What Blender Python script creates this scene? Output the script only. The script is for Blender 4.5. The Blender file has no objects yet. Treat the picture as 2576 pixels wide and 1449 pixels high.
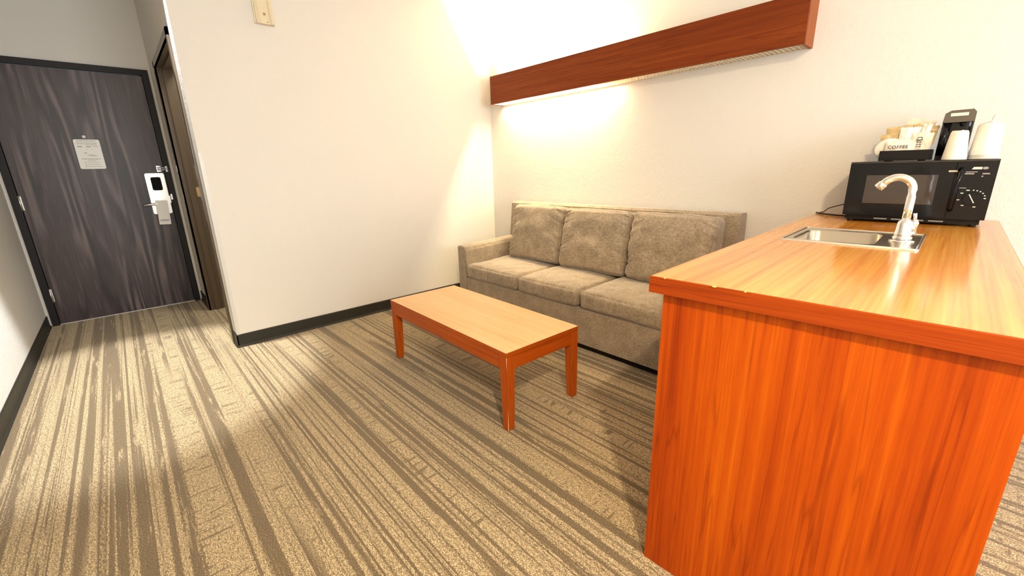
import bpy, bmesh, math, random
from mathutils import Vector, Matrix, noise

# ------------------------------------------------------------------ camera, light, exposure
sc = bpy.context.scene
C = sc.collection
PI = math.pi
HGT = 2.634                       # ceiling height
X1, Y1, Y2 = -3.404, 0.438, 2.856  # white wall plane, corridor corner, sofa wall plane
XD, YL, XE = -5.104, -0.63, 3.3   # entrance wall, left wall, window wall

cam_d = bpy.data.cameras.new('camera'); cam = bpy.data.objects.new('camera', cam_d); C.objects.link(cam)
cam_d.sensor_width = 36.0; cam_d.sensor_fit = 'HORIZONTAL'; cam_d.lens = 36.0 * 1066.4 / 2576.0
cam_d.clip_start = 0.02
pit, yaw, rol = math.radians(15.709), math.radians(47.899), math.radians(-1.486)
fw = Vector((-math.sin(yaw)*math.cos(pit), math.cos(yaw)*math.cos(pit), -math.sin(pit)))
r0 = Vector((math.cos(yaw), math.sin(yaw), 0)); u0 = r0.cross(fw)
rr = r0*math.cos(rol) + u0*math.sin(rol); uu = -r0*math.sin(rol) + u0*math.cos(rol)
cam.matrix_world = Matrix(((rr.x, uu.x, -fw.x, 0), (rr.y, uu.y, -fw.y, 0), (rr.z, uu.z, -fw.z, 1.1807), (0, 0, 0, 1)))
sc.camera = cam

sc.view_settings.view_transform = 'Standard'
sc.view_settings.look = 'None'
sc.view_settings.gamma = 1.0
sc.view_settings.use_curve_mapping = False
sc.view_settings.exposure = 0.0

w = bpy.data.worlds.new('world'); sc.world = w; w.use_nodes = True
w.node_tree.nodes['Background'].inputs[0].default_value = (0.75, 0.87, 1.0, 1)
w.node_tree.nodes['Background'].inputs[1].default_value = 1.0

def area(name, loc, target, sx, sy, power, col, spread=180):
    l = bpy.data.lights.new(name, 'AREA'); l.shape = 'RECTANGLE'; l.size = sx; l.size_y = sy
    l.energy = power; l.color = col; l.spread = math.radians(spread)
    o = bpy.data.objects.new(name, l); C.objects.link(o); o.location = loc
    o.rotation_euler = (Vector(target)-Vector(loc)).to_track_quat('-Z', 'Y').to_euler()
    return o
# daylight through the window behind the camera, ceiling lamps of the room
area('window_daylight', (XE-0.06, 1.0, 1.5), (-3, 0.3, 1.0), 2.4, 1.5, 150, (0.86, 0.93, 1.0))
area('ceiling_lamp_light', (0.75, -0.22, HGT-0.1), (0.6, 0.0, 0), 0.12, 0.12, 92, (1.0, 0.77, 0.48))
sp = bpy.data.lights.new('entry_downlight', 'SPOT'); sp.energy = 500; sp.color = (0.97, 0.98, 1.0)
sp.spot_size = math.radians(47); sp.spot_blend = 0.45; sp.shadow_soft_size = 0.004
so = bpy.data.objects.new('entry_downlight', sp); C.objects.link(so); so.location = (-3.412, 0.405, HGT-0.03)
so.rotation_euler = (Vector((-3.22, -0.10, 0))-so.location).to_track_quat('-Z', 'Y').to_euler()

# ------------------------------------------------------------------ material helpers
def newmat(name):
    m = bpy.data.materials.new(name); m.use_nodes = True
    nt = m.node_tree; b = nt.nodes['Principled BSDF']
    return m, nt, b
def N(nt, t, **kw):
    n = nt.nodes.new(t)
    for k, v in kw.items(): setattr(n, k, v)
    return n
def plain(name, col, rough=0.5, metal=0.0, spec=0.5, bump=0, bscale=200, coat=0, **kw):
    m, nt, b = newmat(name)
    b.inputs['Base Color'].default_value = (*col, 1); b.inputs['Roughness'].default_value = rough
    b.inputs['Metallic'].default_value = metal; b.inputs['Specular IOR Level'].default_value = spec
    b.inputs['Coat Weight'].default_value = coat
    tc = N(nt, 'ShaderNodeTexCoord'); no = N(nt, 'ShaderNodeTexNoise')
    no.inputs['Scale'].default_value = bscale; no.inputs['Detail'].default_value = 3
    nt.links.new(tc.outputs['Object'], no.inputs['Vector'])
    # slight tone variation keeps every surface procedural
    mx = N(nt, 'ShaderNodeMix', data_type='RGBA', blend_type='MULTIPLY'); mx.inputs[0].default_value = kw.get('var', 0.06)
    mx.inputs[6].default_value = (*col, 1); nt.links.new(no.outputs['Fac'], mx.inputs[7])
    nt.links.new(mx.outputs[2], b.inputs['Base Color'])
    if bump:
        bp = N(nt, 'ShaderNodeBump'); bp.inputs['Strength'].default_value = bump; bp.inputs['Distance'].default_value = 0.002
        nt.links.new(no.outputs['Fac'], bp.inputs['Height']); nt.links.new(bp.outputs[0], b.inputs['Normal'])
    return m
def ramp(nt, stops):
    r = N(nt, 'ShaderNodeValToRGB'); e = r.color_ramp.elements
    e[0].position, e[0].color = stops[0][0], (*stops[0][1], 1)
    e[1].position, e[1].color = stops[-1][0], (*stops[-1][1], 1)
    for p, c in stops[1:-1]:
        k = e.new(p); k.color = (*c, 1)
    return r
def laminate(name, axis, cols, rough=0.3, coat=0.0, broad=7.0, off=(0, 0, 0), spec=0.5, lines=0.55, pores=0.3):
    """wood laminate with grain running along the axis"""
    m, nt, b = newmat(name); L = nt.links
    tc = N(nt, 'ShaderNodeTexCoord'); 
    def mp(al, ac):
        q = N(nt, 'ShaderNodeMapping'); s = [ac, ac, ac]; s['xyz'.index(axis)] = al
        q.inputs['Scale'].default_value = s; q.inputs['Location'].default_value = off
        L.new(tc.outputs['Object'], q.inputs['Vector']); return q
    n1 = N(nt, 'ShaderNodeTexNoise'); n1.inputs['Scale'].default_value = 1; n1.inputs['Detail'].default_value = 5
    n1.inputs['Roughness'].default_value = 0.6; n1.inputs['Distortion'].default_value = 0.15
    L.new(mp(0.5, broad).outputs[0], n1.inputs['Vector'])
    n2 = N(nt, 'ShaderNodeTexNoise'); n2.inputs['Scale'].default_value = 1; n2.inputs['Detail'].default_value = 4
    n2.inputs['Roughness'].default_value = 0.65; L.new(mp(0.8, 60).outputs[0], n2.inputs['Vector'])
    n3 = N(nt, 'ShaderNodeTexNoise'); n3.inputs['Scale'].default_value = 1; n3.inputs['Detail'].default_value = 3
    L.new(mp(12, 330).outputs[0], n3.inputs['Vector'])
    a = N(nt, 'ShaderNodeMath', operation='MULTIPLY_ADD'); a.inputs[1].default_value = 0.55
    L.new(n2.outputs['Fac'], a.inputs[0]); 
    a2 = N(nt, 'ShaderNodeMath', operation='MULTIPLY'); a2.inputs[1].default_value = 0.45
    L.new(n1.outputs['Fac'], a2.inputs[0]); L.new(a2.outputs[0], a.inputs[2])
    r = ramp(nt, [(0.30, cols[0]), (0.42, cols[1]), (0.54, cols[2]), (0.68, cols[3])])
    L.new(a.outputs[0], r.inputs[0])
    r3 = ramp(nt, [(0.35, (0.72, 0.66, 0.6)), (0.55, (1, 1, 1))])
    L.new(n3.outputs['Fac'], r3.inputs[0])
    mx = N(nt, 'ShaderNodeMix', data_type='RGBA', blend_type='MULTIPLY'); mx.inputs[0].default_value = pores
    L.new(r.outputs[0], mx.inputs[6]); L.new(r3.outputs[0], mx.inputs[7])
    # thin dark growth lines
    n4 = N(nt, 'ShaderNodeTexNoise'); n4.inputs['Scale'].default_value = 1; n4.inputs['Detail'].default_value = 2
    L.new(mp(0.9, 26).outputs[0], n4.inputs['Vector'])
    pk = N(nt, 'ShaderNodeMath', operation='SUBTRACT'); pk.inputs[1].default_value = 0.5; L.new(n4.outputs['Fac'], pk.inputs[0])
    ab = N(nt, 'ShaderNodeMath', operation='ABSOLUTE'); L.new(pk.outputs[0], ab.inputs[0])
    r4 = ramp(nt, [(0.0, (0.55, 0.42, 0.34)), (0.022, (1, 1, 1))]); L.new(ab.outputs[0], r4.inputs[0])
    mx2 = N(nt, 'ShaderNodeMix', data_type='RGBA', blend_type='MULTIPLY'); mx2.inputs[0].default_value = lines
    L.new(mx.outputs[2], mx2.inputs[6]); L.new(r4.outputs[0], mx2.inputs[7])
    L.new(mx2.outputs[2], b.inputs['Base Color'])
    b.inputs['Roughness'].default_value = rough; b.inputs['Coat Weight'].default_value = coat
    b.inputs['Coat Roughness'].default_value = 0.12; b.inputs['Specular IOR Level'].default_value = spec
    return m

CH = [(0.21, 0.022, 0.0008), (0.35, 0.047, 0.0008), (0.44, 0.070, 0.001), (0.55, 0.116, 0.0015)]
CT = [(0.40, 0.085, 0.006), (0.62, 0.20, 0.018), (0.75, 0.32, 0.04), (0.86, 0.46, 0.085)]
CL = [(0.095, 0.013, 0.002), (0.155, 0.026, 0.003), (0.20, 0.038, 0.004), (0.26, 0.058, 0.008)]  # same laminate, darkened in colour for the shade on the front board
M = {}
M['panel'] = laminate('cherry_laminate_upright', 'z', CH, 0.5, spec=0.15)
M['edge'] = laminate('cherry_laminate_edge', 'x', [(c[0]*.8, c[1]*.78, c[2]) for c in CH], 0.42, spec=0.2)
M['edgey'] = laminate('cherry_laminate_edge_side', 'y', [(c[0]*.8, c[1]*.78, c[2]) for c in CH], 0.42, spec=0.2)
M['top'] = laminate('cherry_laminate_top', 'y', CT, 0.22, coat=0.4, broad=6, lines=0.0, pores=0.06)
M['ttop'] = laminate('coffee_table_laminate_glare', 'x', [(0.74, 0.42, 0.16), (0.80, 0.50, 0.22), (0.84, 0.56, 0.27), (0.88, 0.62, 0.33)], 0.36, broad=5, lines=0.15)  # lamp glare on the table top is put into these pale tones
M['twood'] = laminate('coffee_table_wood', 'x', [(0.24, 0.035, 0.002), (0.36, 0.062, 0.003), (0.43, 0.082, 0.004), (0.50, 0.115, 0.006)], 0.42, spec=0.25)
M['twoody'] = laminate('coffee_table_wood_end', 'y', [(0.24, 0.035, 0.002), (0.36, 0.062, 0.003), (0.43, 0.082, 0.004), (0.50, 0.115, 0.006)], 0.42, spec=0.25)
M['twoodz'] = laminate('coffee_table_wood_leg', 'z', [(0.24, 0.035, 0.002), (0.36, 0.062, 0.003), (0.43, 0.082, 0.004), (0.50, 0.115, 0.006)], 0.42, spec=0.25)
M['worn'] = plain('worn_wood_edge', (0.88, 0.66, 0.40), 0.6)
M['lampwood'] = laminate('valance_laminate_shaded', 'x', CL, 0.5, spec=0.2)
M['lampwoodend'] = laminate('valance_laminate_end', 'z', [(0.28, 0.07, 0.015), (0.33, 0.09, 0.02), (0.36, 0.10, 0.025), (0.40, 0.12, 0.03)], 0.5, spec=0.2)

def wallmat(name, col, s=1.0):
    m, nt, b = newmat(name); L = nt.links
    tc = N(nt, 'ShaderNodeTexCoord'); v = N(nt, 'ShaderNodeTexNoise'); v.inputs['Scale'].default_value = 110; v.inputs['Detail'].default_value = 3
    v2 = N(nt, 'ShaderNodeTexNoise'); v2.inputs['Scale'].default_value = 26; v2.inputs['Detail'].default_value = 4
    L.new(tc.outputs['Object'], v.inputs['Vector']); L.new(tc.outputs['Object'], v2.inputs['Vector'])
    ad = N(nt, 'ShaderNodeMath', operation='ADD'); L.new(v.outputs['Fac'], ad.inputs[0]); L.new(v2.outputs['Fac'], ad.inputs[1])
    bp = N(nt, 'ShaderNodeBump'); bp.inputs['Strength'].default_value = 0.35*s; bp.inputs['Distance'].default_value = 0.004
    L.new(ad.outputs[0], bp.inputs['Height']); L.new(bp.outputs[0], b.inputs['Normal'])
    b.inputs['Base Color'].default_value = (*col, 1); b.inputs['Roughness'].default_value = 0.85
    b.inputs['Specular IOR Level'].default_value = 0.2
    return m
M['wall'] = wallmat('painted_wall', (0.755, 0.735, 0.69))
M['ceil'] = wallmat('ceiling_paint', (0.82, 0.80, 0.76), 0.5)
M['base'] = plain('vinyl_base', (0.026, 0.024, 0.018), 0.5, spec=0.3)

# ---- carpet: broken stripes running down the room, short cross dashes, speckled pile
def carpet():
    m, nt, b = newmat('striped_carpet'); L = nt.links
    tc = N(nt, 'ShaderNodeTexCoord')
    def no(sx, sy, det=2, ro=0.5, loc=(0, 0, 0), dist=0.0):
        q = N(nt, 'ShaderNodeMapping'); q.inputs['Scale'].default_value = (sx, sy, 1); q.inputs['Location'].default_value = loc
        L.new(tc.outputs['Object'], q.inputs['Vector'])
        n = N(nt, 'ShaderNodeTexNoise'); n.inputs['Scale'].default_value = 1; n.inputs['Detail'].default_value = det
        n.inputs['Roughness'].default_value = ro; n.inputs['Distortion'].default_value = dist
        L.new(q.outputs[0], n.inputs['Vector']); return n.outputs['Fac']
    def rmp(s, a, bb, inv=False):
        q = N(nt, 'ShaderNodeMapRange'); q.interpolation_type = 'SMOOTHSTEP'; q.inputs['From Min'].default_value = a; q.inputs['From Max'].default_value = bb
        if inv: q.inputs['To Min'].default_value = 1; q.inputs['To Max'].default_value = 0
        L.new(s, q.inputs['Value']); return q.outputs[0]
    def mth(op, a, bb):
        q = N(nt, 'ShaderNodeMath', operation=op)
        for i, s in enumerate((a, bb)):
            if isinstance(s, (int, float)): q.inputs[i].default_value = s
            else: L.new(s, q.inputs[i])
        q.use_clamp = op != 'SUBTRACT'
        return q.outputs[0]
    jag = no(70, 130, 2)                                  # ragged edges from the pile
    def jagged(s, amt): return mth('ADD', s, mth('MULTIPLY', mth('SUBTRACT', jag, 0.5), amt))
    wide = rmp(jagged(no(0.16, 23, 1.5, 0.5, (2, 5, 0)), 0.22), 0.55, 0.585)          # wide dark bands
    thin = rmp(jagged(no(0.22, 55, 1.5, 0.5, (3, 7, 0)), 0.24), 0.545, 0.585)    # thin streaks
    hair = rmp(jagged(no(0.6, 120, 2, 0.5, (11, 2, 0)), 0.15), 0.52, 0.64)
    zone = rmp(no(0.25, 8, 1, 0.5, (5, 19, 0)), 0.42, 0.50)               # where streaks occur
    dash = rmp(jagged(no(55, 6.5, 1, 0.5, (9, 4, 0), 0.3), 0.08), 0.60, 0.645)   # cross dashes
    dash = mth('MULTIPLY', dash, mth('SUBTRACT', 1.0, zone))
    d = mth('MAXIMUM', wide, mth('MULTIPLY', mth('MAXIMUM', thin, mth('MULTIPLY', hair, 0.6)), zone))
    d = mth('MAXIMUM', d, mth('MULTIPLY', dash, 0.85))
    d = mth('MULTIPLY', d, rmp(jagged(no(2.2, 30, 3, 0.6, (8, 8, 0)), 0.3), 0.33, 0.44))
    mx = N(nt, 'ShaderNodeMix', data_type='RGBA'); L.new(d, mx.inputs[0])
    sp1 = no(260, 260, 3, 0.7); sp2 = no(70, 110, 3, 0.6, (4, 4, 4))
    rl = ramp(nt, [(0.43, (0.16, 0.110, 0.052)), (0.5, (0.35, 0.265, 0.142)), (0.565, (0.70, 0.57, 0.35))])
    L.new(mth('ADD', mth('MULTIPLY', sp1, 0.75), mth('MULTIPLY', sp2, 0.25)), rl.inputs[0])
    rd = ramp(nt, [(0.40, (0.108, 0.075, 0.037)), (0.52, (0.148, 0.106, 0.054)), (0.60, (0.28, 0.21, 0.115))])
    L.new(sp1, rd.inputs[0])
    L.new(rl.outputs[0], mx.inputs[6]); L.new(rd.outputs[0], mx.inputs[7])
    L.new(mx.outputs[2], b.inputs['Base Color'])
    b.inputs['Roughness'].default_value = 0.95; b.inputs['Specular IOR Level'].default_value = 0.1
    b.inputs['Sheen Weight'].default_value = 0.25
    bp = N(nt, 'ShaderNodeBump'); bp.inputs['Strength'].default_value = 0.6; bp.inputs['Distance'].default_value = 0.005
    L.new(sp1, bp.inputs['Height']); L.new(bp.outputs[0], b.inputs['Normal'])
    return m
M['carpet'] = carpet()

def fabric(name, c0, c1):
    m, nt, b = newmat(name); L = nt.links
    tc = N(nt, 'ShaderNodeTexCoord')
    a = N(nt, 'ShaderNodeTexNoise'); a.inputs['Scale'].default_value = 80; a.inputs['Detail'].default_value = 5; a.inputs['Roughness'].default_value = 0.7
    q = N(nt, 'ShaderNodeMapping'); q.inputs['Scale'].default_value = (0.8, 1, 1.2); L.new(tc.outputs['Object'], q.inputs['Vector']); L.new(q.outputs[0], a.inputs['Vector'])
    c = N(nt, 'ShaderNodeTexNoise'); c.inputs['Scale'].default_value = 420; c.inputs['Detail'].default_value = 2; L.new(tc.outputs['Object'], c.inputs['Vector'])
    a2 = N(nt, 'ShaderNodeTexNoise'); a2.inputs['Scale'].default_value = 14; a2.inputs['Detail'].default_value = 4; L.new(tc.outputs['Object'], a2.inputs['Vector'])
    am = N(nt, 'ShaderNodeMix', data_type='FLOAT'); am.inputs[0].default_value = 0.3; L.new(a.outputs['Fac'], am.inputs[2]); L.new(a2.outputs['Fac'], am.inputs[3])
    r = ramp(nt, [(0.38, c0), (0.62, c1)]); L.new(am.outputs[0], r.inputs[0]); L.new(r.outputs[0], b.inputs['Base Color'])
    b.inputs['Roughness'].default_value = 0.9; b.inputs['Sheen Weight'].default_value = 0.5; b.inputs['Sheen Roughness'].default_value = 0.4
    b.inputs['Specular IOR Level'].default_value = 0.15
    bp = N(nt, 'ShaderNodeBump'); bp.inputs['Strength'].default_value = 0.4; bp.inputs['Distance'].default_value = 0.002
    L.new(c.outputs['Fac'], bp.inputs['Height']); L.new(bp.outputs[0], b.inputs['Normal'])
    return m
M['sofa'] = fabric('taupe_chenille', (0.235, 0.185, 0.13), (0.43, 0.35, 0.255))

# ---- espresso oak with cathedral figure
def oak():
    m, nt, b = newmat('espresso_oak'); L = nt.links
    tc = N(nt, 'ShaderNodeTexCoord')
    q = N(nt, 'ShaderNodeMapping'); q.inputs['Scale'].default_value = (1, 6.5, 0.5); q.inputs['Location'].default_value = (0.3, 0.45, 0.2)
    L.new(tc.outputs['Object'], q.inputs['Vector'])
    n1 = N(nt, 'ShaderNodeTexNoise'); n1.inputs['Scale'].default_value = 1.3; n1.inputs['Detail'].default_value = 1.5; n1.inputs['Roughness'].default_value = 0.4
    L.new(q.outputs[0], n1.inputs['Vector'])
    f = N(nt, 'ShaderNodeMath', operation='MULTIPLY'); f.inputs[1].default_value = 38; L.new(n1.outputs['Fac'], f.inputs[0])
    s = N(nt, 'ShaderNodeMath', operation='SINE'); L.new(f.outputs[0], s.inputs[0])
    q2 = N(nt, 'ShaderNodeMapping'); q2.inputs['Scale'].default_value = (1, 170, 5); L.new(tc.outputs['Object'], q2.inputs['Vector'])
    n2 = N(nt, 'ShaderNodeTexNoise'); n2.inputs['Scale'].default_value = 1; n2.inputs['Detail'].default_value = 3; L.new(q2.outputs[0], n2.inputs['Vector'])
    q3 = N(nt, 'ShaderNodeMapping'); q3.inputs['Scale'].default_value = (1, 5.5, 1.0); q3.inputs['Location'].default_value = (7, 3, 1); L.new(tc.outputs['Object'], q3.inputs['Vector'])
    n3 = N(nt, 'ShaderNodeTexNoise'); n3.inputs['Scale'].default_value = 1.4; L.new(q3.outputs[0], n3.inputs['Vector'])
    zr = N(nt, 'ShaderNodeMapRange'); zr.inputs['From Min'].default_value = 0.42; zr.inputs['From Max'].default_value = 0.66; zr.inputs['To Max'].default_value = 0.55
    L.new(n3.outputs['Fac'], zr.inputs['Value'])
    sm = N(nt, 'ShaderNodeMath', operation='MULTIPLY'); L.new(s.outputs[0], sm.inputs[0]); L.new(zr.outputs[0], sm.inputs[1])
    ad = N(nt, 'ShaderNodeMath', operation='MULTIPLY_ADD'); ad.inputs[1].default_value = 0.8
    L.new(n2.outputs['Fac'], ad.inputs[0]); L.new(sm.outputs[0], ad.inputs[2])
    r = ramp(nt, [(0.05, (0.019, 0.012, 0.012)), (0.42, (0.052, 0.033, 0.034)), (0.85, (0.150, 0.112, 0.108))])
    L.new(ad.outputs[0], r.inputs[0]); L.new(r.outputs[0], b.inputs['Base Color'])
    b.inputs['Roughness'].default_value = 0.42
    bp = N(nt, 'ShaderNodeBump'); bp.inputs['Strength'].default_value = 0.2; bp.inputs['Distance'].default_value = 0.001
    L.new(ad.outputs[0], bp.inputs['Height']); L.new(bp.outputs[0], b.inputs['Normal'])
    return m
M['oak'] = oak()
M['frame_dark'] = plain('dark_bronze_paint', (0.010, 0.008, 0.009), 0.5, spec=0.3)
M['frame_brown'] = plain('brown_frame_paint', (0.100, 0.072, 0.045), 0.24)
M['white'] = plain('white_plastic', (0.80, 0.78, 0.72), 0.4)
M['ivory'] = plain('ivory_plastic', (0.80, 0.70, 0.50), 0.45)
M['greymark'] = plain('grey_print', (0.42, 0.42, 0.40), 0.6)
M['darkmark'] = plain('black_print', (0.02, 0.02, 0.02), 0.6)
M['bluemark'] = plain('blue_grey_print', (0.22, 0.26, 0.36), 0.6)
M['paper'] = plain('white_paper', (0.95, 0.95, 0.92), 0.6, var=0.02)
M['chrome'] = plain('polished_chrome', (0.96, 0.96, 0.97), 0.06, 1.0, var=0.0)
M['nickel'] = plain('satin_nickel', (0.74, 0.71, 0.66), 0.36, 0.9)
M['brass'] = plain('brass_plate', (0.75, 0.55, 0.25), 0.3, 1.0)
M['steel'] = plain('brushed_steel', (0.62, 0.56, 0.46), 0.22, 1.0)
M['steelrim'] = plain('steel_rim', (0.85, 0.80, 0.70), 0.25, 1.0)
M['blk'] = plain('black_gloss_plastic', (0.005, 0.005, 0.006), 0.10, spec=0.28)
M['blkm'] = plain('black_satin_plastic', (0.007, 0.006, 0.006), 0.4, spec=0.2)
M['glass'] = plain('dark_mirror_glass', (0.050, 0.040, 0.032), 0.05, spec=0.5)
M['silver'] = plain('silver_label', (0.70, 0.66, 0.58), 0.35, 0.3)
M['mark'] = plain('white_marking', (0.72, 0.68, 0.60), 0.5)
M['dimmark'] = plain('faded_marking', (0.30, 0.28, 0.26), 0.5)
M['foil'] = plain('cream_foil_sachet', (0.86, 0.80, 0.68), 0.35, bump=0.6, bscale=60)
M['kraft'] = plain('golden_wrapper', (0.88, 0.66, 0.34), 0.4, bump=0.8, bscale=45, var=0.6)
M['filter'] = plain('white_wrapper', (0.88, 0.86, 0.80), 0.5, bump=0.3, bscale=50)
M['cup'] = plain('white_wrapped_cup', (0.88, 0.84, 0.74), 0.35)
M['hub'] = plain('white_enamel', (0.85, 0.82, 0.72), 0.4)
M['tubeoff'] = plain('unlit_tube_glass', (0.85, 0.85, 0.8), 0.3)
m, nt, b = newmat('lit_tube'); b.inputs['Base Color'].default_value = (1, 1, 1, 1)
b.inputs['Emission Color'].default_value = (1.0, 0.80, 0.48, 1); b.inputs['Emission Strength'].default_value = 560
M['tube'] = m

# ------------------------------------------------------------------ mesh helpers
def box(bm, lo, hi, mi=0, rot=None, piv=None):
    vs = [bm.verts.new((x, y, z)) for x in (lo[0], hi[0]) for y in (lo[1], hi[1]) for z in (lo[2], hi[2])]
    fs = []
    for q in ((0, 1, 3, 2), (4, 6, 7, 5), (0, 4, 5, 1), (2, 3, 7, 6), (0, 2, 6, 4), (1, 5, 7, 3)):
        f = bm.faces.new([vs[i] for i in q]); f.material_index = mi; fs.append(f)
    if rot is not None:
        bmesh.ops.rotate(bm, verts=vs, cent=piv or (0, 0, 0), matrix=rot)
    return vs, fs
def bevel(bm, w, seg=2, ang=30):
    es = [e for e in bm.edges if len(e.link_faces) == 2 and e.calc_face_angle(0) > math.radians(ang)]
    bmesh.ops.bevel(bm, geom=es, offset=w, segments=seg, affect='EDGES', profile=0.5, clamp_overlap=True)
def prism(bm, pts, axis, a, b_, mi=0):
    """polygon pts (2D) extruded along axis from a to b"""
    def mk(p, t):
        return {'x': (t, p[0], p[1]), 'y': (p[0], t, p[1]), 'z': (p[0], p[1], t)}[axis]
    A = [bm.verts.new(mk(p, a)) for p in pts]; B = [bm.verts.new(mk(p, b_)) for p in pts]
    n = len(pts); fs = [bm.faces.new(A[::-1]), bm.faces.new(B)]
    for i in range(n): fs.append(bm.faces.new((A[i], A[(i+1) % n], B[(i+1) % n], B[i])))
    for f in fs: f.material_index = mi
    return A+B
def rrect(x0, y0, x1, y1, r, n=5):
    p = []
    for cx, cy, a in ((x1-r, y1-r, 0), (x0+r, y1-r, 90), (x0+r, y0+r, 180), (x1-r, y0+r, 270)):
        for i in range(n+1):
            t = math.radians(a+90*i/n); p.append((cx+r*math.cos(t), cy+r*math.sin(t)))
    return p
def tube(bm, pts, rad, seg=16, mi=0, cap=True, up=Vector((0, 0.01, 1))):
    pts = [Vector(p) for p in pts]; rings = []
    for i, p in enumerate(pts):
        d = (pts[min(i+1, len(pts)-1)]-pts[max(i-1, 0)]).normalized()
        s = d.cross(up); 
        if s.length < 1e-3: s = d.cross(Vector((1, 0, 0)))
        s.normalize(); t = s.cross(d)
        r = rad[i] if isinstance(rad, (list, tuple)) else rad
        rings.append([bm.verts.new(p+r*(math.cos(2*PI*k/seg)*s+math.sin(2*PI*k/seg)*t)) for k in range(seg)])
    for a, b_ in zip(rings, rings[1:]):
        for k in range(seg):
            f = bm.faces.new((a[k], a[(k+1) % seg], b_[(k+1) % seg], b_[k])); f.material_index = mi; f.smooth = True
    if cap:
        for rg, fl in ((rings[0], 1), (rings[-1], 0)):
            f = bm.faces.new(rg[::-1] if fl else rg); f.material_index = mi
def lathe(bm, prof, c=(0, 0), seg=32, mi=0):
    rings = []
    for r, z in prof:
        rings.append([bm.verts.new((c[0]+r*math.cos(2*PI*k/seg), c[1]+r*math.sin(2*PI*k/seg), z)) for k in range(seg)])
    for a, b_ in zip(rings, rings[1:]):
        for k in range(seg):
            f = bm.faces.new((a[k], a[(k+1) % seg], b_[(k+1) % seg], b_[k])); f.material_index = mi; f.smooth = True
    bm.faces.new(rings[0][::-1]).material_index = mi; bm.faces.new(rings[-1]).material_index = mi
def obj(name, bm, mats, parent=None, loc=None, smooth=False, label=None):
    bmesh.ops.recalc_face_normals(bm, faces=bm.faces)
    me = bpy.data.meshes.new(name); bm.to_mesh(me); bm.free()
    for m_ in (mats if isinstance(mats, (list, tuple)) else [mats]): me.materials.append(m_)
    if smooth:
        for p in me.polygons: p.use_smooth = True
    o = bpy.data.objects.new(name, me); C.objects.link(o)
    if parent: o.parent = parent
    if loc: o.location = loc
    if label: o['label'] = label
    return o
def thing(name, label, cat, loc=(0, 0, 0), rz=0, group=None):
    o = bpy.data.objects.new(name, None); C.objects.link(o); o.empty_display_size = 0.05
    o.location = loc; o.rotation_euler = (0, 0, rz); o['label'] = label; o['category'] = cat
    if group: o['group'] = group
    return o
def tag(o, label, cat, group=None):
    o['label'] = label; o['category'] = cat
    if group: o['group'] = group
    return o
def struct(name, bm, m_, label=None, parent=None):
    o = obj(name, bm, m_, parent)
    if not parent: o['kind'] = 'structure'
    if label: o['label'] = label
    return o
def B(): return bmesh.new()
def bx(lo, hi, bv=0, seg=2):
    bm = B(); box(bm, lo, hi)
    if bv: bevel(bm, bv, seg)
    return bm

# ------------------------------------------------------------------ room shell
T = 0.12
bm = bx((XD-T, YL-T, -0.08), (XE+T, Y2+T, 0)); struct('floor', bm, M['carpet'], 'tan and brown striped carpet')
bm = bx((XD-T, YL-T, HGT), (XE+T, Y2+T, HGT+0.1)); struct('ceiling', bm, M['ceil'], 'white painted ceiling')
struct('wall_back', bx((X1, Y2, 0), (XE+T, Y2+T, HGT)), M['wall'], 'warm beige wall behind the sofa and microwave')
struct('wall_left', bx((X1-T, Y1+T, 0), (X1, Y2+T, HGT)), M['wall'], 'pale wall between the corridor and the sofa corner')
struct('wall_near_side', bx((XD-T, YL-T, 0), (XE+T, YL, HGT)), M['wall'], 'white wall at the left edge beside the entrance door')
# corridor wall with the side doorway (x -4.61 .. -3.59)
DX0, DX1, DZ = -4.605, -3.594, 2.02
bm = B(); box(bm, (XD-T, Y1, 0), (DX0-0.01, Y1+T, HGT)); box(bm, (DX1+0.01, Y1, 0), (X1, Y1+T, HGT)); box(bm, (DX0-0.01, Y1, DZ+0.01), (DX1+0.01, Y1+T, HGT))
struct('wall_corridor', bm, M['wall'], 'short corridor wall with the side doorway')
# entrance wall with opening
EY0, EY1, EZ = -0.565, 0.373, 2.03
bm = B(); box(bm, (XD-T, YL, 0), (XD, EY0-0.01, HGT)); box(bm, (XD-T, EY1+0.01, 0), (XD, Y1, HGT)); box(bm, (XD-T, EY0-0.01, EZ+0.015), (XD, EY1+0.01, HGT))
struct('wall_entry', bm, M['wall'], 'beige wall around the entrance door')
# window wall behind the camera
bm = B(); WY0, WY1, WZ0, WZ1 = -0.2, 2.2, 0.75, 2.25
box(bm, (XE, YL, 0), (XE+T, WY0, HGT)); box(bm, (XE, WY1, 0), (XE+T, Y2, HGT)); box(bm, (XE, WY0, 0), (XE+T, WY1, WZ0)); box(bm, (XE, WY0, WZ1), (XE+T, WY1, HGT))
struct('wall_window_side', bm, M['wall'], 'wall with the window behind the camera')
bm = B()
for lo, hi in (((XE+.03, WY0, WZ0), (XE+.09, WY0+.05, WZ1)), ((XE+.03, WY1-.05, WZ0), (XE+.09, WY1, WZ1)), ((XE+.03, WY0, WZ0), (XE+.09, WY1, WZ0+.05)), ((XE+.03, WY0, WZ1-.05), (XE+.09, WY1, WZ1)), ((XE+.03, .975, WZ0), (XE+.09, 1.025, WZ1))):
    box(bm, lo, hi)
struct('window_1', bm, M['white'], 'white window frame')
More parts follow.
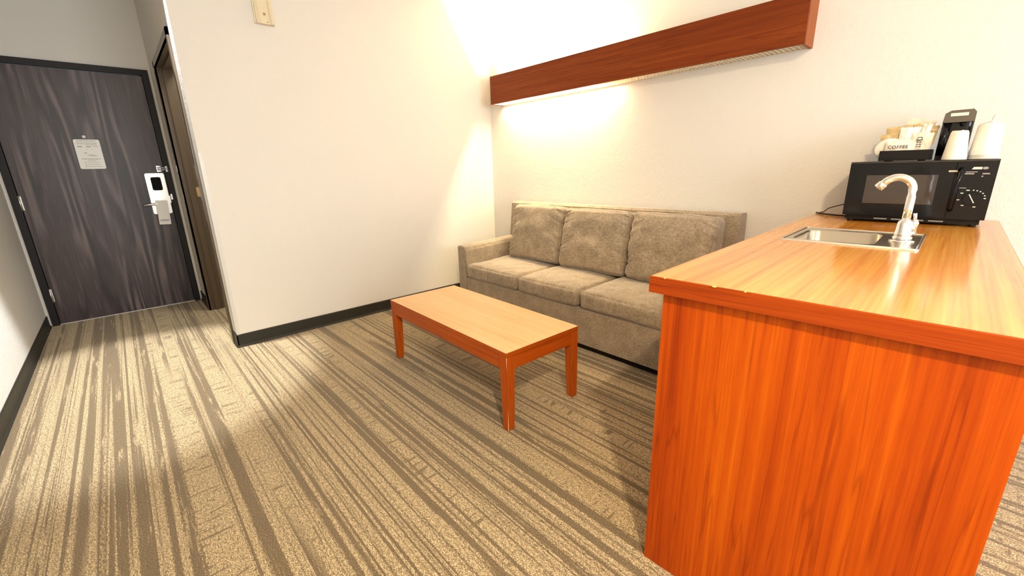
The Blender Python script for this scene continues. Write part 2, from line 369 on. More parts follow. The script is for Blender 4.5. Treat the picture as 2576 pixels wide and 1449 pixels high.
# small room behind the side doorway
bm = B(); q = [(-5.0, Y1+T), (-3.45, Y1+T), (-3.45, 2.0), (-5.0, 2.0)]
box(bm, (-5.1, 2.0, 0), (X1-T, 2.06, HGT)); box(bm, (XD-T, Y1+T, 0), (-5.1, 2.06, HGT))
struct('wall_side_room', bm, M['wall'], 'wall of the room through the side doorway')
area('side_room_light', (-4.0, 0.95, HGT-0.06), (-4.2, 0.9, 0), 0.3, 0.3, 20, (1.0, 0.93, 0.82))

# vinyl cove base
def base_prof(h=0.094, t=0.007): return [(0, 0), (0.016, 0), (0.012, 0.006), (t, 0.016), (t, h-0.006), (t*0.55, h), (0, h)]
def baseboard(name, p0, p1, nrm, lab):
    p0, p1, nrm = Vector((*p0, 0)), Vector((*p1, 0)), Vector((*nrm, 0))
    bm = B(); A = [bm.verts.new(p0+nrm*a+Vector((0, 0, z))) for a, z in base_prof()]; Bv = [bm.verts.new(p1+nrm*a+Vector((0, 0, z))) for a, z in base_prof()]
    n = len(A); bm.faces.new(A); bm.faces.new(Bv[::-1])
    for i in range(n): bm.faces.new((A[i], A[(i+1) % n], Bv[(i+1) % n], Bv[i]))
    return struct(name, bm, M['base'], lab)
baseboard('baseboard_left', (X1, Y1-0.007), (X1, Y2), (1, 0), 'dark vinyl base along the pale wall')
baseboard('baseboard_corridor', (-3.545, Y1), (X1+0.007, Y1), (0, -1), 'dark vinyl base wrapping the corridor corner')
baseboard('baseboard_corridor_end', (XD, Y1), (-4.655, Y1), (0, -1), 'dark vinyl base between the two doors')
baseboard('baseboard_near_side', (XD, YL), (XE, YL), (0, 1), 'dark vinyl base along the near wall')
baseboard('baseboard_back', (X1, Y2), (XE, Y2), (0, -1), 'dark vinyl base behind the sofa')
# vinyl corner guard on the outside corner
bm = B(); prism(bm, [(X1+0.0025, Y1+0.019), (X1+0.0025, Y1-0.0025), (X1-0.019, Y1-0.0025), (X1-0.019, Y1), (X1, Y1), (X1, Y1+0.019)], 'z', 0.094, 1.318)
g = struct('trim_1', bm, plain('clear_corner_guard', (0.70, 0.69, 0.65), 0.35), 'white corner guard on the outside corner')

# ------------------------------------------------------------------ entrance door
door = bpy.data.objects.new('door_1', None); C.objects.link(door); door.location = (XD, 0, 0)
door['kind'] = 'structure'; door['label'] = 'dark wooden entrance door in a dark metal frame'
FX = 0.014
bm = B()
box(bm, (-T, EY0-0.045, 0), (FX, EY0, EZ+0.048)); box(bm, (-T, EY1, 0), (FX, EY1+0.045, EZ+0.048)); box(bm, (-T, EY0, EZ+0.003), (FX, EY1, EZ+0.048))
box(bm, (-0.075, EY0, 0), (-0.05, EY0+0.014, EZ)); box(bm, (-0.075, EY1-0.014, 0), (-0.05, EY1, EZ))
bevel(bm, 0.002, 1); obj('door_frame', bm, M['frame_dark'], door)
obj('door_panel', bx((-0.046, EY0+0.004, 0.010), (-0.001, EY1-0.004, EZ-0.003), 0.0015, 1), M['oak'], door)
obj('threshold', bx((-0.10, EY0+0.001, 0.0), (0.0, EY1-0.001, 0.008), 0.002, 1), M['nickel'], door)
for z0 in (0.20, 0.957, 1.72):
    bm = B(); tube(bm, [(0.006, EY0+0.001, z0), (0.006, EY0+0.001, z0+0.115)], 0.0075, 12)
    box(bm, (-0.001, EY0+0.002, z0+0.004), (0.0015, EY0+0.014, z0+0.111)); obj('hinge', bm, M['nickel'], door)
# lock set
bm = B(); prism(bm, rrect(0.225, 0.862, 0.362, 1.222, 0.014), 'x', 0.0, 0.010); bevel(bm, 0.003, 2)
lock = obj('lock_case', bm, M['nickel'], door)
bm = B(); prism(bm, rrect(0.245, 0.880, 0.343, 1.203, 0.03), 'x', 0.008, 0.024); bevel(bm, 0.006, 2); obj('lock_cover', bm, M['nickel'], lock)
bm = B(); prism(bm, rrect(0.259, 1.072, 0.331, 1.188, 0.014), 'x', 0.022, 0.027); obj('lock_window', bm, plain('matt_black_reader', (0.006, 0.006, 0.007), 0.6, spec=0.1), lock)
bm = B(); tube(bm, [(0.022, 0.297, 1.028), (0.034, 0.297, 1.028)], 0.014, 20); obj('thumb_turn', bm, M['chrome'], lock)
for yy, zz in ((0.237, 1.212), (0.350, 1.212), (0.237, 0.872), (0.350, 0.872)):
    bm = B(); tube(bm, [(0.009, yy, zz), (0.0115, yy, zz)], 0.004, 10); obj('screw', bm, M['steel'], lock)
bm = B(); tube(bm, [(0.02, 0.303, 0.954), (0.052, 0.303, 0.954)], 0.013, 16)
tube(bm, [(0.054, 0.312, 0.955), (0.056, 0.26, 0.954), (0.056, 0.21, 0.951), (0.050, 0.172, 0.947), (0.040, 0.166, 0.946)], [0.011, 0.0105, 0.009, 0.008, 0.007], 14)
obj('lever_handle', bm, M['chrome'], lock)
bm = B(); box(bm, (-0.002, EY1-0.012, 0.955), (0.001, EY1-0.002, 1.02)); box(bm, (FX-0.002, EY1+0.002, 0.985), (FX+0.003, EY1+0.014, 1.035)); obj('strike_plate', bm, M['nickel'], door)
bm = B()
box(bm, (0.0, 0.322, 1.235), (0.012, 0.352, 1.285)); tube(bm, [(0.018, 0.332, 1.243), (0.018, 0.332, 1.277)], 0.007, 12)
tube(bm, [(0.018, 0.332, 1.27), (0.032, 0.36, 1.268), (0.036, 0.392, 1.262)], 0.004, 10); tube(bm, [(0.018, 0.332, 1.25), (0.032, 0.36, 1.25), (0.036, 0.392, 1.254)], 0.004, 10)
box(bm, (FX, 0.378, 1.232), (FX+0.01, 0.404, 1.282)); tube(bm, [(FX+0.005, 0.39, 1.258), (0.044, 0.39, 1.258)], 0.006, 10); lathe(bm, [(0.004, 1.25), (0.009, 1.254), (0.009, 1.262), (0.004, 1.266)], (0.044, 0.39), 12)
obj('swing_bar_guard', bm, M['chrome'], door)
bm = B(); tube(bm, [(-0.002, -0.096, 1.522), (0.004, -0.096, 1.522)], 0.011, 20); tube(bm, [(0.003, -0.096, 1.522), (0.006, -0.096, 1.522)], 0.006, 16); obj('peephole', bm, plain('dull_nickel', (0.30, 0.27, 0.24), 0.4, 0.8), door)

# notice on the door
sg = thing('door_notice', 'white rounded notice with faint grey print on the dark entrance door', 'sign', (XD, 0, 1.265))
bm = B(); prism(bm, rrect(-0.168, 0.002, -0.010, 0.236, 0.012), 'x', 0.0, 0.003); obj('notice_card', bm, M['paper'], sg)
bm = B()
random.seed(3)
def line(y0, y1, z, h=0.004):
    y = y0
    while y < y1-0.004:
        L_ = random.uniform(0.008, 0.026); box(bm, (0.003, y, z), (0.0034, min(y+L_, y1), z+h)); y += L_+0.0025
line(-0.148, -0.034, 0.222, 0.005); line(-0.152, -0.03, 0.207, .003); line(-0.152, -0.03, 0.199, .003); line(-0.10, -0.03, 0.190, .003)
box(bm, (0.003, -0.152, 0.176), (0.0034, -0.122, 0.184)); box(bm, (0.003, -0.100, 0.175), (0.0034, -0.070, 0.182)); line(-0.055, -0.025, 0.178, .003)
for a, b_, z in ((-.098, -.092, .155), (-.07, -.066, .158), (-.122, -.102, .13), (-.118, -.11, .12), (-.105, -.06, .112), (-.092, -.045, .104)):
    box(bm, (0.003, a, z), (0.0034, b_, z+.004))
line(-0.145, -0.03, 0.080, .005); line(-0.11, -0.06, 0.070, .003); line(-0.135, -0.035, 0.055, .003); line(-0.135, -0.035, 0.037, .003); line(-0.138, -0.03, 0.020, .004)
obj('notice_print', bm, M['greymark'], sg)
# tag hanging from the lever
tg = thing('door_hanger', 'small white card hanging from the lever handle of the entrance door', 'tag', (XD, 0, 0.768))
R = Matrix.Rotation(math.radians(-3), 3, 'X')
bm = B(); prism(bm, rrect(0.254, 0.0, 0.338, 0.215, 0.004), 'x', 0.064, 0.066)
bmesh.ops.rotate(bm, verts=bm.verts, cent=(0.065, 0.30, 0.19), matrix=R); obj('hanger_card', bm, M['paper'], tg)
bm = B(); random.seed(5)
for z in (0.030, 0.040):
    y = 0.264
    while y < 0.325:
        L_ = random.uniform(.004, .009); box(bm, (0.066, y, z), (0.0664, y+L_, z+0.006)); y += L_+.0015
bmesh.ops.rotate(bm, verts=bm.verts, cent=(0.065, 0.30, 0.19), matrix=R); obj('hanger_print', bm, M['bluemark'], tg)

# ------------------------------------------------------------------ side doorway frame
d2 = bpy.data.objects.new('door_2', None); C.objects.link(d2); d2.location = (0, Y1, 0)
d2['kind'] = 'structure'; d2['label'] = 'open side doorway with a glossy brown metal frame'
bm = B()
fo = 0.050
for x0, x1 in ((DX0-fo, DX0), (DX1, DX1+fo)):
    box(bm, (x0, -0.014, 0), (x1, 0.0, DZ+0.045)); box(bm, (x0, T, 0), (x1, T+0.014, DZ+0.045))
box(bm, (DX0-fo, -0.014, DZ), (DX1+fo, 0.0, DZ+0.045)); box(bm, (DX0-fo, T, DZ), (DX1+fo, T+0.014, DZ+0.045))
obj('casing', bm, M['frame_brown'], d2)
bm = B()
box(bm, (DX0-0.008, -0.013, 0), (DX0, T+0.013, DZ)); box(bm, (DX1, -0.013, 0), (DX1+0.008, T+0.013, DZ)); box(bm, (DX0, -0.013, DZ), (DX1, T+0.013, DZ+0.008))
box(bm, (DX0, 0.035, 0), (DX0+0.016, 0.075, DZ)); box(bm, (DX1-0.016, 0.035, 0), (DX1, 0.075, DZ)); box(bm, (DX0, 0.035, DZ-0.016), (DX1, 0.075, DZ))
bevel(bm, 0.002, 1); obj('jamb', bm, M['frame_brown'], d2)
bm = B(); box(bm, (DX0-0.0005, 0.084, 1.015), (DX0+0.002, 0.112, 1.095)); obj('strike_plate', bm, M['brass'], d2, label='brass strike plate')

# ------------------------------------------------------------------ wall alarm (strobe) on the white wall
al = thing('wall_alarm', 'ivory plastic alarm unit high on the pale wall', 'alarm', (X1, 0.946, 2.128))
bm = B(); box(bm, (0, -0.058, 0.002), (0.012, 0.058, 0.150)); bevel(bm, 0.004, 2); obj('back_plate', bm, M['ivory'], al)
bm = B()
prof = [(-0.050, 0.012), (-0.050, 0.030), (-0.030, 0.040), (-0.022, 0.034), (0.026, 0.034), (0.034, 0.044), (0.050, 0.046), (0.054, 0.012)]
prism(bm, [(p[1], p[0]) for p in prof], 'z', 0.0, 0.140); bevel(bm, 0.003, 2)
for v in bm.verts:
    if v.co.z > 0.09: v.co.x -= (v.co.z-0.09)*0.25
obj('cover', bm, M['ivory'], al)
bm = B(); box(bm, (0.0335, -0.006, 0.050), (0.0355, 0.006, 0.064)); obj('sensor_window', bm, plain('amber_lens', (0.35, 0.27, 0.13), 0.4), al)
bm = B(); tube(bm, [(0.033, 0.012, 0.012), (0.0358, 0.012, 0.012)], 0.0025, 10); obj('indicator', bm, M['darkmark'], al)

# ------------------------------------------------------------------ wall light with wooden front
LX0, LX1, LY, LZ0, LZ1 = -3.217, -0.755, 2.704, 1.750, 1.984
lt = thing('wall_light', 'long cherry wood valance light above the sofa, lit at its left half', 'lamp', (LX0, Y2, LZ0))
dy = LY-Y2; Ln = LX1-LX0; H = LZ1-LZ0
obj('front_board', bx((0, dy, 0), (Ln, dy+0.018, H), 0.001, 1), M['lampwood'], lt)
obj('end_board', bx((Ln-0.0185, dy+0.0182, 0), (Ln-0.0005, -0.0005, H), 0.001, 1), M['lampwoodend'], lt)
obj('end_board', bx((0.0005, dy+0.0182, 0), (0.0185, -0.0005, H), 0.001, 1), M['lampwoodend'], lt)
bm = B(); box(bm, (0.03, -0.034, 0.055), (Ln-0.03, -0.0005, 0.150)); bevel(bm, 0.004, 1)
obj('housing', bm, M['hub'], lt)
cy, cz = -0.072, 0.118
bm = B(); tube(bm, [(0.085, cy, cz), (0.62, cy, cz), (1.245, cy, cz)], 0.013, 14); obj('lit_tube', bm, M['tube'], lt, label='glowing warm tube')
bm = B(); tube(bm, [(1.30, cy, cz), (1.9, cy, cz), (Ln-0.05, cy, cz)], 0.013, 14); obj('unlit_tube', bm, M['tubeoff'], lt)
for x in (0.06, 1.25, 1.285, Ln-0.045):
    bm = B(); box(bm, (x, -0.09, 0.098), (x+0.018, -0.0335, 0.138)); bevel(bm, 0.002, 1); obj('tube_holder', bm, M['hub'], lt)
bm = B()                       # egg-crate louver below the tubes
y0, y1 = dy+0.020, -0.006
box(bm, (0.022, y0, 0.002), (Ln-0.022, y0+0.003, 0.012)); box(bm, (0.022, y1-0.003, 0.002), (Ln-0.022, y1, 0.012))
for k in (1, 2): 
    yy = y0+(y1-y0)*k/3; box(bm, (0.022, yy-0.0009, 0.003), (Ln-0.022, yy+0.0006, 0.008))
n = 98
for k in range(n+1):
    x = 0.024+(Ln-0.048)*k/n; box(bm, (x-0.0010, y0, 0.002), (x+0.0010, y1, 0.013))
m, nt, b = newmat('white_louver'); b.inputs['Base Color'].default_value = (0.96, 0.94, 0.86, 1); b.inputs['Roughness'].default_value = 0.5
b.inputs['Subsurface Weight'].default_value = 0.0
tr = N(nt, 'ShaderNodeBsdfTranslucent'); tr.inputs[0].default_value = (1, 0.93, 0.78, 1); ms = N(nt, 'ShaderNodeMixShader'); ms.inputs[0].default_value = 0.5
nt.links.new(b.outputs[0], ms.inputs[1]); nt.links.new(tr.outputs[0], ms.inputs[2]); nt.links.new(ms.outputs[0], nt.nodes['Material Output'].inputs[0])
obj('louver', bm, m, lt, label='white egg-crate louver')

# ------------------------------------------------------------------ sofa
def cushion(w_, d_, h_, puff=(0.02, 0.02, 0.03), r=0.03, seed=0, nx=26, ny=22, nz=10, wr=0.0, back=False):
    """soft box centred in x,y with its base at z=0; wr = seam wrinkles"""
    bm = B(); bmesh.ops.create_cube(bm, size=2)
    # grid subdivision by building six grids
    bm.clear()
    def grid(fn, a, b_):
        vs = [[bm.verts.new(fn(-1+2*i/a, -1+2*j/b_)) for j in range(b_+1)] for i in range(a+1)]
        for i in range(a):
            for j in range(b_): bm.faces.new((vs[i][j], vs[i+1][j], vs[i+1][j+1], vs[i][j+1]))
    for s in (-1, 1):
        grid(lambda u, v, s=s: (u, v, s), nx, ny); grid(lambda u, v, s=s: (u, s, v), nx, nz); grid(lambda u, v, s=s: (s, u, v), ny, nz)
    bmesh.ops.remove_doubles(bm, verts=bm.verts, dist=1e-5)
    hx, hy, hz = w_/2, d_/2, h_/2
    for v in bm.verts:
        u, t, s = v.co
        # spread samples toward edges
        f = lambda a: math.sin(a*PI/2*0.86)/math.sin(PI/2*0.86)
        u, t, s = f(u), f(t), f(s)
        p = Vector((u*hx, t*hy, s*hz))
        c = Vector((max(-hx+r, min(hx-r, p.x)), max(-hy+r, min(hy-r, p.y)), max(-hz+r, min(hz-r, p.z))))
        d = p-c
        if d.length > 1e-9: d = d.normalized()*r
        q_ = c+d
        bu, bt, bs = (1-u*u), (1-t*t), (1-s*s)
        q_.x += (1 if u > 0 else -1)*puff[0]*(abs(u)**3)*bt**.6*bs**.6
        q_.y += (1 if t > 0 else -1)*puff[1]*(abs(t)**3)*bu**.6*bs**.6
        q_.z += (1 if s > 0 else -1)*puff[2]*(abs(s)**3)*bu**.5*bt**.5
        nn = noise.noise(Vector((q_.x*4+seed*7.1, q_.y*4, q_.z*4)))
        nn2 = noise.noise(Vector((q_.x*11+seed*3.7, q_.y*11, q_.z*11+4)))
        dirv = Vector((u**5, t**5, s**5)); 
        if dirv.length > 0.01: dirv.normalize()
        q_ += dirv*(nn*0.010+nn2*0.004)
        if wr:
            if back:   # front face is -y: gathers run out of the side and top seams
                if t < -0.3:
                    ex = math.exp(-(1-abs(u))*hx/0.05); ez = math.exp(-(1-s)*hz/0.05) if s > 0 else 0
                    g1 = 0.5*abs(noise.noise(Vector((seed*5.3+(1 if u > 0 else 9), q_.z*34+q_.x*14*(1 if u > 0 else -1), 0.5))))-0.15*abs(noise.noise(Vector((seed, q_.z*60, 3))))
                    g2 = 0.45*abs(noise.noise(Vector((q_.x*30, seed*2.9, 0.3))))*(0.3+abs(noise.noise(Vector((q_.x*6, seed, 9)))))
                    q_.y += wr*(g1*ex*1.3+g2*ez)+0.016*noise.noise(Vector((q_.x*5+seed, q_.z*6, seed)))*(1-abs(u)**4)*(1-abs(s)**4)
            else:
                if s > 0.0:
                    ex = math.exp(-(1-abs(u))*hx/0.04)
                    q_.z += wr*ex*noise.noise(Vector((seed, q_.y*30, q_.x*5)))
        v.co = q_+Vector((0, 0, hz))
    for f in bm.faces: f.smooth = True
    return bm
SX0, SX1 = -3.000, -0.965
sofa = thing('sofa', 'taupe fabric three-seat sofa against the wall under the wooden light', 'sofa', (0, 0, 0))
SF = 2.087; SB = 2.845
# base rail, inner deck
bm = bx((SX0+0.115, SF, 0.047), (SX1-0.115, SB-0.12, 0.286), 0.012, 3); obj('base', bm, M['sofa'], sofa, smooth=False)
bm = bx((SX0+0.05, SF+0.035, 0.0), (SX1-0.05, SB-0.05, 0.055)); obj('plinth', bm, M['blkm'], sofa, label='recessed black plinth')
def arm(x0, x1):
    bm = B(); n = 14
    # side profile of the arm: top slopes up to the back; extruded across
    zs = lambda y: 0.556 + 0.030*((y-SF)/(SB-SF))**1.1
    rows = []
    ys = [SF+(SB-0.16-SF)*i/n for i in range(n+1)]
    w_ = x1-x0; r = 0.018
    sect = lambda zt: [(x0, 0.047), (x0, zt-r), (x0+r*.3, zt-r*.3), (x0+r, zt), (x1-r*2.2, zt-0.002), (x1-r*.6, zt-r*.6), (x1, zt-r*2.2), (x1, 0.047)]
    for y in ys: rows.append([bm.verts.new((a, y, b_)) for a, b_ in sect(zs(y))])
    k = len(rows[0])
    for A, Bv in zip(rows, rows[1:]):
        for i in range(k): bm.faces.new((A[i], A[(i+1) % k], Bv[(i+1) % k], Bv[i]))
    bm.faces.new(rows[0][::-1]); bm.faces.new(rows[-1])
    fe = [e for e in bm.edges if all(abs(v.co.y-SF) < 1e-5 for v in e.verts)]
    bmesh.ops.bevel(bm, geom=fe, offset=0.006, segments=2, affect='EDGES')
    return bm
obj('armrest', arm(SX0, SX0+0.112), M['sofa'], sofa); obj('armrest', arm(SX1-0.112, SX1), M['sofa'], sofa)
# back frame, leaning
bm = B(); prism(bm, [(2.69, 0.047), (2.70, 0.55), (2.735, 0.872), (2.755, 0.887), (SB-0.02, 0.887), (SB, 0.868), (SB, 0.047)], 'x', SX0+0.004, SX1-0.004)
bevel(bm, 0.01, 3, 35); obj('back_frame', bm, M['sofa'], sofa)
cw = [(-2.884, -2.262), (-2.254, -1.676), (-1.668, -1.081)]
for i, (a, b_) in enumerate(cw):
    dz = (0.0, -0.008, 0.0)[i]
    o = obj('seat_cushion', cushion(b_-a-0.014, 0.60, 0.116, (0.004, 0.010, 0.022), 0.026, i+1, 40, 34, 12, wr=0.006), M['sofa'], sofa, loc=((a+b_)/2, SF+0.295, 0.290+dz*0))
bw = [(-2.795, -2.225, 0.455, 0.0), (-2.205, -1.625, 0.450, -0.006), (-1.605, -1.035, 0.455, -0.002)]
for i, (a, b_, h_, dz) in enumerate(bw):
    o = obj('back_cushion', cushion(b_-a, 0.15, h_, (0.006, 0.028, 0.008), 0.03, i+11, 70, 12, 72, wr=0.04, back=True), M['sofa'], sofa, loc=((a+b_)/2, 2.555, 0.422))
    o.rotation_euler = (math.radians(-12.5), 0, math.radians((0, 1.0, -0.5)[i]))

# ------------------------------------------------------------------ coffee table
tx0, tx1, ty0, ty1, tz = -2.439, -1.300, 1.130, 1.615, 0.396
tb = thing('coffee_table', 'low cherry wood coffee table with a glossy top paled by lamp glare before the sofa', 'table', (tx1, ty0, 0), -0.023)
w_, d_ = tx1-tx0, ty1-ty0
bm = bx((-w_, 0, tz-0.022), (0, d_, tz), 0.003, 1)
for f in bm.faces:
    if f.normal.z > 0.9 and f.calc_center_median().z > tz-0.002: f.material_index = 0
    else: f.material_index = 1
bmesh.ops.recalc_face_normals(bm, faces=bm.faces)
for f in bm.faces: f.material_index = 0 if (f.normal.z > 0.9) else (2 if f.normal.z > 0.2 else (3 if abs(f.normal.x) > .7 else 1))
obj('table_top', bm, [M['ttop'], M['twood'], M['worn'], M['twoody']], tb)
bm = B(); az0, az1 = 0.308, tz-0.0235; t_ = 0.02
box(bm, (-w_+0.047, 0.001, az0), (-0.047, t_, az1), 0); box(bm, (-w_+0.047, d_-t_, az0), (-0.047, d_-0.001, az1), 0)
box(bm, (-w_+0.001, 0.047, az0), (-w_+t_, d_-0.047, az1), 1); box(bm, (-t_, 0.047, az0), (-0.001, d_-0.047, az1), 1)
obj('apron', bm, [M['twood'], M['twoody']], tb)
for sx, sy in ((0, 0), (1, 0), (0, 1), (1, 1)):
    bm = B(); cx = -0.0005 if not sx else -w_+0.0005; cy_ = 0.0005 if not sy else d_-0.0005
    ix = -1 if not sx else 1; iy = 1 if not sy else -1
    prof = [(0.0, 0.034), (0.004, 0.0365), (0.12, 0.0425), (az0-0.010, 0.047), (az0-0.003, 0.050), (az0, 0.054), (tz-0.0235, 0.054)]
    prev = None
    for z, s in prof:
        o_ = 0.0015 if z == 0 else 0
        rg = [bm.verts.new(p) for p in ((cx+ix*o_, cy_+iy*o_, z), (cx+ix*s, cy_+iy*o_, z), (cx+ix*s, cy_+iy*s, z), (cx+ix*o_, cy_+iy*s, z))]
        if prev:
            for k in range(4): bm.faces.new((prev[k], prev[(k+1) % 4], rg[(k+1) % 4], rg[k]))
        else: bm.faces.new(rg[::-1])
        prev = rg
    bm.faces.new(prev)
    es = [e for e in bm.edges if all(abs(v.co.x-cx) < 0.004 and abs(v.co.y-cy_) < 0.004 for v in e.verts)]
    ret = bmesh.ops.bevel(bm, geom=es, offset=0.0016, segments=1, affect='EDGES')
    for f in ret['faces']: f.material_index = 1
    obj('leg', bm, [M['twoodz'], M['worn']], tb)

# ------------------------------------------------------------------ kitchenette
ANG = 0.033; KX, KY = -0.548, 0.976; KZ = 0.906; KB = 0.863; KW = 0.671
def wall_y(x): return (Y2-0.001-KY-math.sin(ANG)*x)/math.cos(ANG)     # local y where the unit meets the wall
cb = thing('base_cabinet', 'cherry laminate base cabinet standing out from the wall in the right foreground', 'cabinet', (KX, KY, 0), ANG)
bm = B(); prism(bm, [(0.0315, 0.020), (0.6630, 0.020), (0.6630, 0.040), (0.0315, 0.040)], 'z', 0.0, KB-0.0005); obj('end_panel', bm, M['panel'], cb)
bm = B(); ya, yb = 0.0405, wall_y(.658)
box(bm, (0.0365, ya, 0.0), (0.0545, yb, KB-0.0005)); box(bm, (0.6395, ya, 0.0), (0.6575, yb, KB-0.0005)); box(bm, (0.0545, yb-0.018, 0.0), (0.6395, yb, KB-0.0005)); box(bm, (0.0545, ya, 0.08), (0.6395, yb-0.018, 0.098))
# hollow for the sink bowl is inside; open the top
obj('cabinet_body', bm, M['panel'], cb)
ct = thing('countertop', 'cherry laminate countertop with a small steel sink let into it', 'countertop', (KX, KY, KB), ANG)
TH = KZ-KB
# sink cut-out
SXa, SXb, SYa, SYb = 0.093, 0.468, 0.785, 1.172
hx0, hx1, hy0, hy1 = SXa+0.012, SXb-0.012, SYa+0.012, SYb-0.012
bm = B()
outer = [(0, 0), (KW, 0), (KW, wall_y(KW)), (0, wall_y(0))]; inner = [(hx0, hy0), (hx1, hy0), (hx1, hy1), (hx0, hy1)]
def rng(z, pts): return [bm.verts.new((p[0], p[1], z)) for p in pts]
c = 0.0022
oT, oS, oB, iT, iB = rng(TH, [(c, c), (KW-c, c), (KW-c, wall_y(KW)), (c, wall_y(0))]), rng(TH-c, outer), rng(0, outer), rng(TH, inner), rng(0, inner)
for k in range(4):
    j = (k+1) % 4
    bm.faces.new((oT[k], oT[j], iT[j], iT[k])).material_index = 0
    bm.faces.new((oS[k], oS[j], oT[j], oT[k])).material_index = 1
    bm.faces.new((oB[k], oB[j], oS[j], oS[k])).material_index = 1 if k in (0, 2) else 2
    bm.faces.new((oB[k], iB[k], iB[j], oB[j])).material_index = 1
    bm.faces.new((iT[k], iT[j], iB[j], iB[k])).material_index = 1
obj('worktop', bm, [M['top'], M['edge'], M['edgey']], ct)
# chips in the front edge
chipm = plain('chipped_edge', (0.85, 0.5, 0.12), 0.6)
for x, s in ((0.040, 0.004), (0.161, 0.007), (0.228, 0.004)):
    bm = B(); lathe(bm, [(s*0.3, TH-0.003), (s*0.9, TH-0.001), (s*0.7, TH+0.0002), (s*0.3, TH+0.0004)], (x, 0.0025), 7); obj('edge_chip', bm, chipm, ct, label='pale chip in the front edge')

# sink
sk = thing('sink', 'small stainless steel bar sink set in the wood countertop', 'sink', (KX, KY, KZ), ANG)
bx0, bx1, by0, by1 = 0.122, 0.352, SYa+0.045, SYb-0.055
bm = B()
Z1, ZR = 0.003, 0.007
def lp(x0, y0, x1, y1, r, z, n=6): return [bm.verts.new((p[0], p[1], z)) for p in rrect(x0, y0, x1, y1, r, n)]
loops = [lp(SXa, SYa, SXb, SYb, 0.008, 0.0003), lp(SXa+.001, SYa+.001, SXb-.001, SYb-.001, 0.008, 0.005), lp(SXa+.006, SYa+.006, SXb-.006, SYb-.006, 0.008, 0.006), lp(SXa+.009, SYa+.009, SXb-.009, SYb-.009, 0.008, 0.0025),
         lp(bx0-.004, by0-.004, bx1+.004, by1+.004, 0.04, 0.0022), lp(bx0, by0, bx1, by1, 0.038, -0.002), lp(bx0+.004, by0+.004, bx1-.004, by1-.004, 0.036, -0.12), lp(bx0+.016, by0+.016, bx1-.016, by1-.016, 0.03, -0.135), lp((bx0+bx1)/2-.03, (by0+by1)/2-.03, (bx0+bx1)/2+.03, (by0+by1)/2+.03, 0.0299, -0.139)]
for i, (A, Bv) in enumerate(zip(loops, loops[1:])):
    k = len(A)
    for j in range(k):
        f = bm.faces.new((A[j], A[(j+1) % k], Bv[(j+1) % k], Bv[j])); f.smooth = i > 3; f.material_index = 1 if i < 3 else 0
bm.faces.new(loops[-1])
obj('basin', bm, [M['steel'], M['steelrim']], sk)
cxs, cys = (bx0+bx1)/2, (by0+by1)/2
bm = B(); lathe(bm, [(0.026, -0.1385), (0.028, -0.1365), (0.022, -0.1365), (0.019, -0.1375)], (cxs, cys), 24); obj('drain', bm, M['chrome'], sk)

# faucet
fx, fy = 0.414, 0.960
fa = thing('faucet', 'chrome gooseneck faucet on the sink ledge', 'faucet', (0, 0, 0), 0)
fa.location = (KX+math.cos(ANG)*fx-math.sin(ANG)*fy, KY+math.sin(ANG)*fx+math.cos(ANG)*fy, KZ+0.0024); fa.rotation_euler = (0, 0, ANG)
bm = B(); lathe(bm, [(0.034, 0.0), (0.034, 0.003), (0.030, 0.006), (0.021, 0.007)], seg=32)
lathe(bm, [(0.021, 0.007), (0.026, 0.009), (0.0265, 0.016), (0.022, 0.019)], seg=32); obj('base_flange', bm, M['chrome'], fa)
bm = B(); lathe(bm, [(0.022, 0.018), (0.0245, 0.022), (0.0245, 0.030), (0.0225, 0.033), (0.0205, 0.062), (0.0185, 0.068), (0.0145, 0.071), (0.0145, 0.074)], seg=16)
obj('body', bm, M['chrome'], fa)
bm = B(); pts = [(0, 0, 0.070), (0, 0, 0.11), (0, 0, 0.150), (0, 0, 0.171)]
for i in range(1, 15):
    a = PI*i/14*0.78; pts.append((-0.041+0.041*math.cos(a), 0, 0.171+0.041*math.sin(a)))
dxx, dzz = -math.sin(PI*.78), math.cos(PI*.78)
l_ = Vector(pts[-1]); e1 = l_+Vector((dxx*0.008, 0, dzz*0.008)); pts.append(tuple(e1))
tube(bm, pts, 0.0118, 20); obj('spout', bm, M['chrome'], fa)
bm = B(); e2 = e1+Vector((dxx*0.018, 0, dzz*0.018)); tube(bm, [e1-Vector((dxx, 0, dzz))*0.002, e1, e2, e2+Vector((dxx, 0, dzz))*0.001], [0.012, 0.0142, 0.0142, 0.011], 18); obj('aerator', bm, M['chrome'], fa)
bm = B(); tube(bm, [(0.0, -0.0, 0.046), (0.026, 0.004, 0.046)], 0.0095, 14); tube(bm, [(0.025, 0.004, 0.028), (0.026, 0.004, 0.062), (0.023, 0.003, 0.074)], [0.0085, 0.0085, 0.007], 12)
tube(bm, [(0.023, 0.003, 0.072), (0.019, 0.003, 0.096)], [0.0045, 0.0055], 12); obj('lever', bm, M['chrome'], fa)

